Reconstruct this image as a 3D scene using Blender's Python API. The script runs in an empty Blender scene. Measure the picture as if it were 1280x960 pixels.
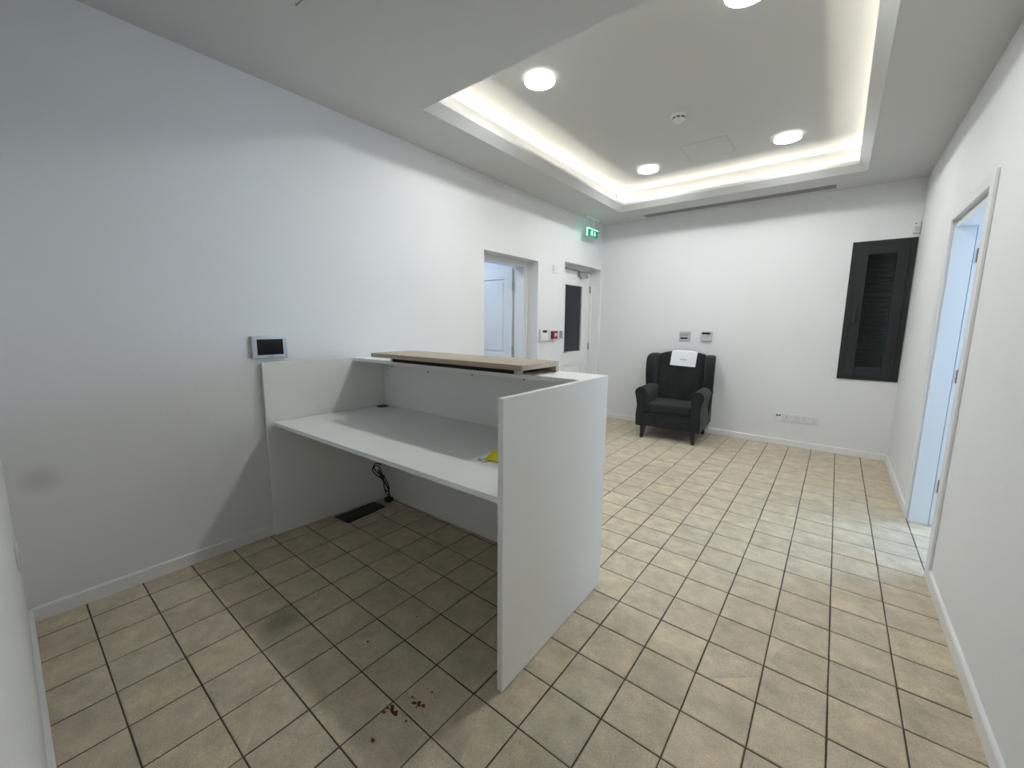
import bpy, bmesh, math, random
from mathutils import Vector, Matrix
random.seed(7)
PI = math.pi
SC = bpy.context.scene

# ------------------------------------------------------------------ camera, world, exposure
CAM_R = ((0.783818, 0.620935, 0.008355), (0.097688, -0.110004, -0.989119), (-0.613259, 0.776105, -0.146881))          # right, down, forward
CAM_C = (0.735677, -0.980636, 1.385454)
cam_data = bpy.data.cameras.new('camera'); cam = bpy.data.objects.new('camera', cam_data)
SC.collection.objects.link(cam)
cam_data.sensor_width = 36; cam_data.lens = 510.231 / 1280 * 36
cam_data.clip_start = 0.005; cam_data.clip_end = 60
r_, d_, f_ = (Vector(v) for v in CAM_R)
M = Matrix((r_, -d_, -f_)).transposed().to_4x4(); M.translation = Vector(CAM_C)
cam.matrix_world = M
SC.camera = cam
world = bpy.data.worlds.new('night'); SC.world = world; world.use_nodes = True
world.node_tree.nodes['Background'].inputs[0].default_value = (0.010, 0.013, 0.018, 1)
world.node_tree.nodes['Background'].inputs[1].default_value = 1.0
SC.view_settings.view_transform = 'Standard'; SC.view_settings.look = 'None'
SC.view_settings.gamma = 1; SC.view_settings.use_curve_mapping = False
SC.view_settings.exposure = 0.30
DOWN_STRENGTH = 88.0      # downlight glass
DOWN_WATT = 14.5          # lamp behind each glass
COVE_STRENGTH = 36.0      # LED strip hidden in the cove
DOWN_COL = (0.925, 0.962, 0.950)
COVE_COL = (1.0, 0.95, 0.83)

def area(name, loc, size, power, col, rot=(0, 0, 0)):
    l = bpy.data.lights.new(name, 'AREA'); l.energy = power; l.color = col; l.shape = 'RECTANGLE'
    l.size, l.size_y = size
    o = bpy.data.objects.new(name, l); o.location = loc; o.rotation_euler = rot
    SC.collection.objects.link(o); return o
# ceiling panel lights of the two rooms behind the open doors (cool white), plus added upright fill panels
area('side_room_light', (2.6, 3.9, 2.68), (0.9, 0.6), 8, (0.38, 0.66, 1.0))
area('side_room_fill', (3.25, 3.95, 1.40), (1.0, 1.2), 74, (0.52, 0.74, 1.0), (PI / 2, 0, math.radians(132)))  # unseen upright panel, added to throw blue light on the desk's right side
area('side_room_fill', (2.90, 1.70, 1.55), (0.9, 1.1), 14, (0.40, 0.66, 1.0), (PI / 2, 0, math.radians(50.5)))  # second added panel, standing free in the side room, lights the far jamb
area('corridor_light', (-3.3, 2.1, 2.70), (0.9, 0.9), 20, (0.62, 0.78, 1.0))

# ------------------------------------------------------------------ room dimensions
XL, XR, YF, YB, H = -2.05, 1.263, 4.643, -1.02, 2.783
T = 0.21

# ------------------------------------------------------------------ materials
def mat(name, col, rough=0.5, metal=0.0, bump=0.0, bscale=60, var=0.0, vscale=3, spec=0.5, coords='pos', emit=None, estr=0):
    m = bpy.data.materials.new(name); m.use_nodes = True
    nt = m.node_tree; b = nt.nodes['Principled BSDF']
    b.inputs['Base Color'].default_value = (*col, 1); b.inputs['Roughness'].default_value = rough
    b.inputs['Metallic'].default_value = metal; b.inputs['Specular IOR Level'].default_value = spec
    if emit:
        b.inputs['Emission Color'].default_value = (*emit, 1); b.inputs['Emission Strength'].default_value = estr
    if var or bump:
        g = nt.nodes.new('ShaderNodeTexCoord')
        src = g.outputs['Object']
        if var:
            n = nt.nodes.new('ShaderNodeTexNoise'); n.inputs['Scale'].default_value = vscale; n.inputs['Detail'].default_value = 4
            nt.links.new(src, n.inputs['Vector'])
            mp = nt.nodes.new('ShaderNodeMapRange'); mp.inputs[1].default_value = 0.3; mp.inputs[2].default_value = 0.7
            mp.inputs[3].default_value = 1 - var; mp.inputs[4].default_value = 1 + var
            nt.links.new(n.outputs[0], mp.inputs[0])
            mx = nt.nodes.new('ShaderNodeVectorMath'); mx.operation = 'SCALE'; mx.inputs[0].default_value = col
            nt.links.new(mp.outputs[0], mx.inputs['Scale']); nt.links.new(mx.outputs[0], b.inputs['Base Color'])
        if bump:
            n = nt.nodes.new('ShaderNodeTexNoise'); n.inputs['Scale'].default_value = bscale; n.inputs['Detail'].default_value = 5
            nt.links.new(src, n.inputs['Vector'])
            bp = nt.nodes.new('ShaderNodeBump'); bp.inputs['Strength'].default_value = bump; bp.inputs['Distance'].default_value = 0.002
            nt.links.new(n.outputs[0], bp.inputs['Height']); nt.links.new(bp.outputs[0], b.inputs['Normal'])
    return m

M_wall = mat('wall_paint', (0.80, 0.80, 0.805), 0.75, bump=0.35, bscale=45, var=0.012, vscale=2, spec=0.25)
M_ceil = mat('ceiling_paint', (0.62, 0.62, 0.605), 0.85, bump=0.12, bscale=90, spec=0.2)
M_trimw = mat('white_gloss_paint', (0.82, 0.82, 0.82), 0.35, bump=0.05, bscale=30)
M_mel = mat('white_melamine', (0.87, 0.875, 0.855), 0.38, bump=0.06, bscale=220, var=0.01)
M_doorw = mat('white_door_paint', (0.82, 0.82, 0.80), 0.32, bump=0.05, bscale=25)
M_grout = mat('dark_grout', (0.070, 0.052, 0.040), 0.9, bump=0.5, bscale=200, var=0.2, vscale=15)
M_black = mat('black_plastic', (0.012, 0.012, 0.013), 0.45)
M_alu = mat('black_aluminium', (0.0105, 0.0125, 0.0132), 0.42, bump=0.08, bscale=300)
M_grey = mat('grey_metal', (0.42, 0.42, 0.42), 0.4, metal=0.7)
M_grille = mat('grey_grille', (0.26, 0.26, 0.26), 0.5)
M_dark = mat('dark_void', (0.01, 0.01, 0.01), 0.9)
M_plast = mat('white_plastic', (0.74, 0.75, 0.73), 0.4)
M_plastg = mat('grey_white_plastic', (0.55, 0.55, 0.53), 0.45)
M_silver = mat('silver_plastic', (0.50, 0.53, 0.56), 0.35, metal=0.2)
M_screen = mat('black_screen', (0.006, 0.006, 0.007), 0.12)
M_red = mat('red_plastic', (0.28, 0.008, 0.022), 0.35)
M_paper = mat('white_paper', (0.84, 0.85, 0.90), 0.8, bump=0.1, bscale=15)
M_ink = mat('grey_ink', (0.16, 0.18, 0.18), 0.8)
M_legw = mat('dark_stained_wood', (0.012, 0.009, 0.008), 0.35)
M_yellow = mat('yellow_film', (0.62, 0.56, 0.01), 0.4, bump=0.9, bscale=60, var=0.15, vscale=30)
M_rust = mat('rust_brown', (0.17, 0.062, 0.018), 0.9, var=0.4, vscale=80)
M_green = mat('sign_green', (0.0, 0.16, 0.09), 0.4, emit=(0.0, 0.30, 0.16), estr=0.55)
M_signw = mat('sign_white', (0.8, 0.9, 0.85), 0.4, emit=(0.65, 1.0, 0.85), estr=1.1)
M_signedge = mat('sign_edge_glow', (0.6, 0.9, 0.8), 0.3, emit=(0.35, 1.0, 0.75), estr=2.4)
M_lamp = mat('lamp_glass', (0.9, 0.9, 0.9), 0.4, emit=DOWN_COL, estr=DOWN_STRENGTH)
M_lampin = mat('lamp_glow_body', (0.9, 0.9, 0.9), 0.4, emit=(1.0, 0.88, 0.66), estr=2.0)
M_rim = mat('lamp_glass_rim', (0.9, 0.9, 0.9), 0.4, emit=DOWN_COL, estr=1.3)
M_led = mat('led_strip', (0.9, 0.9, 0.8), 0.5, emit=COVE_COL, estr=COVE_STRENGTH)
M_shut = mat('dark_shutter', (0.012, 0.016, 0.015), 0.6)
M_red_led = mat('red_indicator', (0.5, 0.02, 0.02), 0.4)

def glass_mat(name, tint, alpha_dark=0.0):
    m = bpy.data.materials.new(name); m.use_nodes = True
    b = m.node_tree.nodes['Principled BSDF']
    b.inputs['Base Color'].default_value = (*tint, 1); b.inputs['Roughness'].default_value = 0.02
    b.inputs['Transmission Weight'].default_value = 1.0; b.inputs['IOR'].default_value = 1.22
    return m
M_glass = glass_mat('clear_glass', (0.75, 0.82, 0.80))

def fabric():
    m = mat('charcoal_fabric', (0.030, 0.031, 0.033), 0.95, spec=0.2)
    nt = m.node_tree; b = nt.nodes['Principled BSDF']
    b.inputs['Sheen Weight'].default_value = 0.12; b.inputs['Sheen Roughness'].default_value = 0.5
    tc = nt.nodes.new('ShaderNodeTexCoord')
    n = nt.nodes.new('ShaderNodeTexNoise'); n.inputs['Scale'].default_value = 9; n.inputs['Detail'].default_value = 6
    w = nt.nodes.new('ShaderNodeTexNoise'); w.inputs['Scale'].default_value = 420; w.inputs['Detail'].default_value = 2
    cr = nt.nodes.new('ShaderNodeValToRGB')
    cr.color_ramp.elements[0].position = 0.3; cr.color_ramp.elements[0].color = (0.017, 0.0175, 0.018, 1)
    cr.color_ramp.elements[1].position = 0.75; cr.color_ramp.elements[1].color = (0.032, 0.0325, 0.033, 1)
    nt.links.new(tc.outputs['Object'], n.inputs['Vector']); nt.links.new(tc.outputs['Object'], w.inputs['Vector'])
    nt.links.new(n.outputs[0], cr.inputs[0]); nt.links.new(cr.outputs[0], b.inputs['Base Color'])
    bp = nt.nodes.new('ShaderNodeBump'); bp.inputs['Strength'].default_value = 0.5; bp.inputs['Distance'].default_value = 0.001
    nt.links.new(w.outputs[0], bp.inputs['Height']); nt.links.new(bp.outputs[0], b.inputs['Normal'])
    return m
M_fab = fabric()

def oak():
    m = mat('oak_laminate', (0.5, 0.42, 0.31), 0.5)
    nt = m.node_tree; b = nt.nodes['Principled BSDF']
    tc = nt.nodes.new('ShaderNodeTexCoord'); mp = nt.nodes.new('ShaderNodeMapping')
    mp.inputs['Scale'].default_value = (1.3, 26, 26)
    n = nt.nodes.new('ShaderNodeTexNoise'); n.inputs['Scale'].default_value = 2.5; n.inputs['Detail'].default_value = 8
    cr = nt.nodes.new('ShaderNodeValToRGB')
    cr.color_ramp.elements[0].position = 0.32; cr.color_ramp.elements[0].color = (0.37, 0.30, 0.208, 1)
    cr.color_ramp.elements[1].position = 0.66; cr.color_ramp.elements[1].color = (0.49, 0.415, 0.305, 1)
    nt.links.new(tc.outputs['Object'], mp.inputs[0]); nt.links.new(mp.outputs[0], n.inputs['Vector'])
    nt.links.new(n.outputs[0], cr.inputs[0]); nt.links.new(cr.outputs[0], b.inputs['Base Color'])
    return m
M_oak = oak()

def tile_mat():
    m = bpy.data.materials.new('ceramic_tile'); m.use_nodes = True
    nt = m.node_tree; N = nt.nodes; L = nt.links; b = N['Principled BSDF']
    g = N.new('ShaderNodeNewGeometry')
    sn = N.new('ShaderNodeVectorMath'); sn.operation = 'DIVIDE'; sn.inputs[1].default_value = (T, T, 1e6)
    fl = N.new('ShaderNodeVectorMath'); fl.operation = 'FLOOR'
    L.new(g.outputs['Position'], sn.inputs[0]); L.new(sn.outputs[0], fl.inputs[0])
    wn = N.new('ShaderNodeTexWhiteNoise'); wn.noise_dimensions = '3D'; L.new(fl.outputs[0], wn.inputs['Vector'])
    cr = N.new('ShaderNodeValToRGB'); e = cr.color_ramp.elements
    e[0].position = 0; e[0].color = (0.520, 0.448, 0.342, 1)
    e[1].position = 1; e[1].color = (0.600, 0.518, 0.385, 1)
    for ps, c in ((0.3, (0.565, 0.490, 0.374)), (0.55, (0.552, 0.483, 0.370)), (0.8, (0.580, 0.500, 0.366))):
        x = e.new(ps); x.color = (*c, 1)
    L.new(wn.outputs['Value'], cr.inputs[0])
    # blotches, offset per tile so that the pattern breaks at every joint
    off = N.new('ShaderNodeVectorMath'); off.operation = 'MULTIPLY_ADD'; off.inputs[1].default_value = (9, 9, 9)
    L.new(wn.outputs['Color'], off.inputs[0]); L.new(g.outputs['Position'], off.inputs[2])
    n1 = N.new('ShaderNodeTexNoise'); n1.inputs['Scale'].default_value = 11; n1.inputs['Detail'].default_value = 7; n1.inputs['Roughness'].default_value = 0.62
    L.new(off.outputs[0], n1.inputs['Vector'])
    m1 = N.new('ShaderNodeMapRange'); m1.inputs[1].default_value = 0.28; m1.inputs[2].default_value = 0.72; m1.inputs[3].default_value = 0.76; m1.inputs[4].default_value = 1.20
    L.new(n1.outputs[0], m1.inputs[0])
    n2 = N.new('ShaderNodeTexNoise'); n2.inputs['Scale'].default_value = 190; n2.inputs['Detail'].default_value = 3
    L.new(off.outputs[0], n2.inputs['Vector'])
    m2 = N.new('ShaderNodeMapRange'); m2.inputs[1].default_value = 0.3; m2.inputs[2].default_value = 0.7; m2.inputs[3].default_value = 0.83; m2.inputs[4].default_value = 1.13
    L.new(n2.outputs[0], m2.inputs[0])
    mu = N.new('ShaderNodeMath'); mu.operation = 'MULTIPLY'; L.new(m1.outputs[0], mu.inputs[0]); L.new(m2.outputs[0], mu.inputs[1])
    sc = N.new('ShaderNodeVectorMath'); sc.operation = 'SCALE'; L.new(cr.outputs[0], sc.inputs[0]); L.new(mu.outputs[0], sc.inputs['Scale'])
    # greenish and brownish clouds
    n3 = N.new('ShaderNodeTexNoise'); n3.inputs['Scale'].default_value = 5; n3.inputs['Detail'].default_value = 4
    L.new(off.outputs[0], n3.inputs['Vector'])
    c3 = N.new('ShaderNodeValToRGB'); c3.color_ramp.elements[0].position = 0.35; c3.color_ramp.elements[0].color = (0.99, 1.0, 0.985, 1)
    c3.color_ramp.elements[1].position = 0.68; c3.color_ramp.elements[1].color = (1.02, 0.99, 0.965, 1)
    L.new(n3.outputs[0], c3.inputs[0])
    mm = N.new('ShaderNodeVectorMath'); mm.operation = 'MULTIPLY'; L.new(sc.outputs[0], mm.inputs[0]); L.new(c3.outputs[0], mm.inputs[1])
    # one brown stain ground into the tile by the left wall
    ds = N.new('ShaderNodeVectorMath'); ds.operation = 'DISTANCE'; ds.inputs[1].default_value = (-1.17, -0.28, 0)
    L.new(g.outputs['Position'], ds.inputs[0])
    m4 = N.new('ShaderNodeMapRange'); m4.interpolation_type = 'SMOOTHSTEP'
    m4.inputs[1].default_value = 0.015; m4.inputs[2].default_value = 0.13; m4.inputs[3].default_value = 0.62; m4.inputs[4].default_value = 1
    L.new(ds.outputs['Value'], m4.inputs[0])
    s4 = N.new('ShaderNodeVectorMath'); s4.operation = 'SCALE'; L.new(mm.outputs[0], s4.inputs[0]); L.new(m4.outputs[0], s4.inputs['Scale'])
    L.new(s4.outputs[0], b.inputs['Base Color'])
    b.inputs['Roughness'].default_value = 0.52; b.inputs['Specular IOR Level'].default_value = 0.35
    bp = N.new('ShaderNodeBump'); bp.inputs['Strength'].default_value = 0.35; bp.inputs['Distance'].default_value = 0.0015
    L.new(n1.outputs[0], bp.inputs['Height']); L.new(bp.outputs[0], b.inputs['Normal'])
    return m
M_tile = tile_mat()

def smudge_wall():
    # same paint with a faint grey scuff above the baseboard near the corner
    m = M_wall.copy(); m.name = 'scuffed_wall_paint'; nt = m.node_tree; b = nt.nodes['Principled BSDF']
    src = b.inputs['Base Color'].links[0].from_socket
    g = nt.nodes.new('ShaderNodeNewGeometry'); ds = nt.nodes.new('ShaderNodeVectorMath'); ds.operation = 'DISTANCE'
    ds.inputs[1].default_value = (XL, -0.92, 0.66); nt.links.new(g.outputs['Position'], ds.inputs[0])
    mr = nt.nodes.new('ShaderNodeMapRange'); mr.interpolation_type = 'SMOOTHSTEP'
    mr.inputs[1].default_value = 0.01; mr.inputs[2].default_value = 0.09; mr.inputs[3].default_value = 0.82; mr.inputs[4].default_value = 1
    nt.links.new(ds.outputs['Value'], mr.inputs[0])
    s = nt.nodes.new('ShaderNodeVectorMath'); s.operation = 'SCALE'
    nt.links.new(src, s.inputs[0]); nt.links.new(mr.outputs[0], s.inputs['Scale']); nt.links.new(s.outputs[0], b.inputs['Base Color'])
    return m
M_wall_l = smudge_wall()

# ------------------------------------------------------------------ mesh helpers
def box(bm, lo, hi, bev=0, seg=2):
    vs = [bm.verts.new((x, y, z)) for x in (lo[0], hi[0]) for y in (lo[1], hi[1]) for z in (lo[2], hi[2])]
    F = [(0, 1, 3, 2), (4, 6, 7, 5), (0, 4, 5, 1), (2, 3, 7, 6), (0, 2, 6, 4), (1, 5, 7, 3)]
    fs = [bm.faces.new([vs[i] for i in f]) for f in F]
    if bev:
        es = list({e for f in fs for e in f.edges})
        bmesh.ops.bevel(bm, geom=es, offset=bev, segments=seg, profile=0.5, affect='EDGES')
    return vs

def prism(bm, pts, axis, a, b, bev=0, seg=2):
    """extrude a 2-d outline along an axis; pts are (u, v) in the two remaining axes in x, y, z order"""
    def P(u, v, w):
        return {0: (w, u, v), 1: (u, w, v), 2: (u, v, w)}[axis]
    n = len(pts)
    A = [bm.verts.new(P(u, v, a)) for u, v in pts]; B = [bm.verts.new(P(u, v, b)) for u, v in pts]
    fs = [bm.faces.new(A), bm.faces.new(B)]
    side = [bm.faces.new((A[i], A[(i + 1) % n], B[(i + 1) % n], B[i])) for i in range(n)]
    bmesh.ops.recalc_face_normals(bm, faces=fs + side)
    if bev:
        es = list({e for f in fs for e in f.edges})
        bmesh.ops.bevel(bm, geom=es, offset=bev, segments=seg, profile=0.5, affect='EDGES')

def cyl(bm, c, r, h, axis=2, seg=24, r2=None):
    r2 = r if r2 is None else r2
    def P(u, v, w):
        return {0: (c[0] + w, c[1] + u, c[2] + v), 1: (c[0] + u, c[1] + w, c[2] + v), 2: (c[0] + u, c[1] + v, c[2] + w)}[axis]
    A = [bm.verts.new(P(r * math.cos(2 * PI * i / seg), r * math.sin(2 * PI * i / seg), 0)) for i in range(seg)]
    B = [bm.verts.new(P(r2 * math.cos(2 * PI * i / seg), r2 * math.sin(2 * PI * i / seg), h)) for i in range(seg)]
    fs = [bm.faces.new(A), bm.faces.new(B)] + [bm.faces.new((A[i], A[(i + 1) % seg], B[(i + 1) % seg], B[i])) for i in range(seg)]
    bmesh.ops.recalc_face_normals(bm, faces=fs)

def ring(bm, c, r0, r1, h, seg=40):
    """flat annulus with height h below c"""
    L = []
    for r, z in ((r0, 0), (r1, 0), (r1, -h), (r0, -h)):
        L.append([bm.verts.new((c[0] + r * math.cos(2 * PI * i / seg), c[1] + r * math.sin(2 * PI * i / seg), c[2] + z)) for i in range(seg)])
    fs = []
    for k in range(4):
        for i in range(seg):
            j = (i + 1) % seg
            fs.append(bm.faces.new((L[k][i], L[k][j], L[(k + 1) % 4][j], L[(k + 1) % 4][i])))
    bmesh.ops.recalc_face_normals(bm, faces=fs)

def tube(bm, pts, r, seg=8):
    pts = [Vector(p) for p in pts]; rings = []
    up = Vector((0.13, 0.27, 0.95)).normalized()
    for i, p in enumerate(pts):
        t = (pts[min(i + 1, len(pts) - 1)] - pts[max(i - 1, 0)]).normalized()
        a = t.cross(up)
        if a.length < 0.05: a = t.cross(Vector((1, 0, 0)))
        a.normalize(); b2 = t.cross(a)
        rr = r[i] if isinstance(r, (list, tuple)) else r
        rings.append([bm.verts.new(p + (a * math.cos(2 * PI * k / seg) + b2 * math.sin(2 * PI * k / seg)) * rr) for k in range(seg)])
    fs = []
    for i in range(len(rings) - 1):
        for k in range(seg):
            fs.append(bm.faces.new((rings[i][k], rings[i][(k + 1) % seg], rings[i + 1][(k + 1) % seg], rings[i + 1][k])))
    fs.append(bm.faces.new(rings[0])); fs.append(bm.faces.new(rings[-1]))
    bmesh.ops.recalc_face_normals(bm, faces=fs)

def smooth_path(pts, n=6):
    """Catmull-Rom through pts"""
    P = [Vector(p) for p in pts]; out = []
    for i in range(len(P) - 1):
        a, b, c, d = P[max(i - 1, 0)], P[i], P[i + 1], P[min(i + 2, len(P) - 1)]
        for k in range(n):
            t = k / n
            out.append(0.5 * ((2 * b) + (c - a) * t + (2 * a - 5 * b + 4 * c - d) * t * t + (3 * b - a - 3 * c + d) * t ** 3))
    out.append(P[-1]); return out

def new(): return bmesh.new()

def obj(name, bm, m, parent=None, smooth=False, world=False, label=None, kind=None):
    me = bpy.data.meshes.new(name)
    if world and parent is not None:
        p = Vector(parent.location)
        q = parent.parent
        while q is not None: p += Vector(q.location); q = q.parent
        for v in bm.verts: v.co -= p
    bm.normal_update(); bm.to_mesh(me); bm.free()
    me.materials.append(m)
    if smooth:
        for f in me.polygons: f.use_smooth = True
        me.set_sharp_from_angle(angle=math.radians(40))
    o = bpy.data.objects.new(name, me); SC.collection.objects.link(o)
    if parent is not None: o.parent = parent
    if label: o['label'] = label
    if kind: o['kind'] = kind
    return o

def thing(name, label, cat, loc, rz=0, group=None):
    o = bpy.data.objects.new(name, None); SC.collection.objects.link(o)
    o.location = loc; o.rotation_euler = (0, 0, rz); o.empty_display_size = 0.05
    o['label'] = label; o['category'] = cat
    if group: o['group'] = group
    return o

def tag(o, label, cat, group=None):
    o['label'] = label; o['category'] = cat
    if group: o['group'] = group
    return o

def struct(name, bm, m, parent=None, smooth=False):
    o = obj(name, bm, m, parent, smooth)
    o['kind'] = 'structure'
    return o

def wall_x(bm, x0, x1, y0, y1, z0, z1, holes):
    """wall slab lying between x0 and x1, running along y, with rectangular holes (ya, yb, za, zb)"""
    ys = sorted({y0, y1, *[h[0] for h in holes], *[h[1] for h in holes]})
    zs = sorted({z0, z1, *[h[2] for h in holes], *[h[3] for h in holes]})
    _slabs(bm, ys, zs, holes, lambda a, b, c, d: ((x0, a, c), (x1, b, d)))
def wall_y(bm, y0, y1, x0, x1, z0, z1, holes):
    xs = sorted({x0, x1, *[h[0] for h in holes], *[h[1] for h in holes]})
    zs = sorted({z0, z1, *[h[2] for h in holes], *[h[3] for h in holes]})
    _slabs(bm, xs, zs, holes, lambda a, b, c, d: ((a, y0, c), (b, y1, d)))
def _slabs(bm, us, zs, holes, f):
    for a, b in zip(us, us[1:]):
        run = None
        for c, d in zip(zs, zs[1:]):
            inside = any(h[0] <= (a + b) / 2 <= h[1] and h[2] <= (c + d) / 2 <= h[3] for h in holes)
            if not inside: run = (run[0], d) if run else (c, d)
            if inside and run:
                box(bm, *f(a, b, *run)); run = None
        if run: box(bm, *f(a, b, *run))
    bmesh.ops.remove_doubles(bm, verts=bm.verts, dist=1e-5)

# ------------------------------------------------------------------ floor and tiles
bm = new(); box(bm, (-5.0, YB - 0.15, -0.06), (5.0, YF + 1.7, -0.0025))
floor = struct('floor', bm, M_grout)

def px(X):
    q = Vector(X) - Vector(CAM_C); z = q.dot(f_)
    if z < 0.05: return None
    return 640 + 510.231 * q.dot(r_) / z, 480 + 510.231 * q.dot(d_) / z

def tile_mesh(bm, x0, y0, x1, y1, jit=0.0, z=0.0):
    g = 0.0026; b = 0.0035; rd = random.Random(int(x0 * 1000) * 7919 + int(y0 * 1000) + int(jit * 1e5))
    j = lambda: rd.uniform(-jit, jit)
    c = [(x0 + g + j(), y0 + g + j()), (x1 - g + j(), y0 + g + j()), (x1 - g + j(), y1 - g + j()), (x0 + g + j(), y1 - g + j())]
    cx, cy = (x0 + x1) / 2, (y0 + y1) / 2
    def ins(p, d): return (p[0] + (d if p[0] < cx else -d), p[1] + (d if p[1] < cy else -d))
    bot = [bm.verts.new((*p, -0.008)) for p in c]
    mid = [bm.verts.new((*p, z - 0.0022)) for p in c]
    top = [bm.verts.new((*ins(p, b), z)) for p in c]
    for i in range(4):
        k = (i + 1) % 4
        bm.faces.new((bot[i], bot[k], mid[k], mid[i])); bm.faces.new((mid[i], mid[k], top[k], top[i]))
    bm.faces.new(top)

cells = []
def add_cells(xa, xb, ya, yb):
    for i in range(math.floor(xa / T), math.ceil(xb / T)):
        for j in range(math.floor(ya / T), math.ceil(yb / T)):
            x0, x1 = max(i * T, xa), min((i + 1) * T, xb); y0, y1 = max(j * T, ya), min((j + 1) * T, yb)
            if x1 - x0 > 0.012 and y1 - y0 > 0.012: cells.append((x0, y0, x1, y1))
add_cells(XL, XR, YB, YF)
# through the doorway on the right the same grid goes on
def add_cells_fixed(xa, xb, ya, yb):
    add_cells(xa, xb, ya, yb)
add_cells_fixed(6 * T, 2.6, 2.13, 3.0)
def area_px(c):
    pts = [px((x, y, 0)) for x, y in ((c[0], c[1]), (c[2], c[1]), (c[2], c[3]), (c[0], c[3]))]
    if any(p is None for p in pts): return 0
    if all(p[0] < 0 or p[0] > 1280 or p[1] > 960 for p in pts): return 0
    return abs(sum(pts[i][0] * pts[(i + 1) % 4][1] - pts[(i + 1) % 4][0] * pts[i][1] for i in range(4))) / 2
cells.sort(key=area_px, reverse=True)
variants = []
for k in range(8):
    b2 = new(); tile_mesh(b2, -T / 2, -T / 2, T / 2, T / 2, 0.0006 + k * 1e-5)
    me = bpy.data.meshes.new('tile'); b2.to_mesh(me); b2.free(); me.materials.append(M_tile); variants.append(me)
rest = new(); n_tiles = 0
for c in cells:
    full = abs(c[2] - c[0] - T) < 1e-6 and abs(c[3] - c[1] - T) < 1e-6
    if n_tiles < 298 and area_px(c) > 0:
        n_tiles += 1
        if full:
            o = bpy.data.objects.new('tile', random.choice(variants)); SC.collection.objects.link(o)
            o.location = ((c[0] + c[2]) / 2, (c[1] + c[3]) / 2, random.uniform(-0.0006, 0.0002))
            o.rotation_euler = (random.gauss(0, 0.0012), random.gauss(0, 0.0012), random.gauss(0, 0.0022))
            o.parent = floor
        else:
            cx, cy = (c[0] + c[2]) / 2, (c[1] + c[3]) / 2
            b2 = new(); tile_mesh(b2, c[0] - cx, c[1] - cy, c[2] - cx, c[3] - cy, 0.0006)
            o = obj('tile', b2, M_tile, floor); o.location = (cx, cy, random.uniform(-0.0006, 0.0))
    else:
        tile_mesh(rest, *c, jit=0.0006)
obj('tile', rest, M_tile, floor, kind='stuff')

# ------------------------------------------------------------------ walls
D1 = (2.088, 3.018, 0, 2.097)       # left door openings (y0, y1, z0, z1)
D2 = (3.605, 4.600, 0, 2.165)
bm = new(); wall_x(bm, XL - 0.30, XL, YB - 0.15, YF + 0.15, -0.05, 3.3, [D1[:2] + (-0.05, D1[3]), D2[:2] + (-0.05, D2[3])])
struct('wall_left', bm, M_wall_l)
D3 = (2.135, 3.000, -0.05, 2.072)
bm = new(); wall_x(bm, XR, XR + 0.12, YB - 0.15, YF + 0.15, -0.05, 3.3, [D3])
struct('wall_right', bm, M_wall)
WN = (0.775, 1.250, 0.832, 2.236)
bm = new(); wall_y(bm, YF, YF + 0.28, XL - 0.3, XR + 0.12, -0.05, 3.3, [WN])
struct('wall_far', bm, M_wall)
bm = new(); wall_y(bm, YB - 0.15, YB, XL - 0.3, XR + 0.12, -0.05, 3.3, [])
struct('wall_back', bm, M_wall)

# rooms behind the doors
bm = new()
box(bm, (XL - 2.6, 0.9, -0.01), (XL - 2.5, 3.5, 2.9)); box(bm, (XL - 2.6, 0.8, -0.01), (XL - 0.30, 0.9, 2.9))
box(bm, (XL - 2.6, 3.2, -0.01), (XL - 0.30, 3.3, 2.9)); box(bm, (XL - 2.6, 0.8, 2.783), (XL - 0.30, 3.3, 2.9))
struct('wall_corridor', bm, M_wall)
bm = new()
box(bm, (4.8, 0.9, -0.01), (4.9, 6.2, 2.9)); box(bm, (XR + 0.12, 0.8, -0.01), (4.9, 0.9, 2.9))
box(bm, (XR + 0.12, 6.1, -0.01), (4.9, 6.2, 2.9)); box(bm, (XR + 0.12, 0.8, 2.783), (4.9, 6.2, 2.9)); box(bm, (XR + 0.119, 4.7, -0.01), (XR + 0.15, 6.2, 2.9))
struct('wall_side_room', bm, M_wall)

# ------------------------------------------------------------------ ceiling with a stepped tray
TX0, TX1, TY0, TY1 = -1.565, 0.808, 0.950, 4.100      # opening in the lower ceiling
ZU = 3.033
bm = new()
X0, X1, Y0, Y1 = XL - 0.30, XR + 0.12, YB - 0.15, YF + 0.15
def loop(d, z):
    return [(TX0 + d, TY0 + d, z), (TX1 - d, TY0 + d, z), (TX1 - d, TY1 - d, z), (TX0 + d, TY1 - d, z)]
outer = [bm.verts.new(v) for v in ((X0, Y0, H), (X1, Y0, H), (X1, Y1, H), (X0, Y1, H))]
prof = [(0.0, H), (0.070, H + 0.055), (0.070, H + 0.064), (0.060, H + 0.067), (0.060, H + 0.088),
        (0.035, H + 0.088), (0.035, H + 0.030), (-0.100, H + 0.030), (-0.100, ZU)]
loops = [outer] + [[bm.verts.new(v) for v in loop(d, z)] for d, z in prof]
for a, b in zip(loops, loops[1:]):
    for i in range(4):
        k = (i + 1) % 4; bm.faces.new((a[i], a[k], b[k], b[i]))
bm.faces.new(loops[-1])
bmesh.ops.recalc_face_normals(bm, faces=bm.faces)
# a roof slab over everything keeps the light in
box(bm, (X0, Y0, 3.10), (X1, Y1, 3.2))
struct('ceiling', bm, M_ceil)

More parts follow.
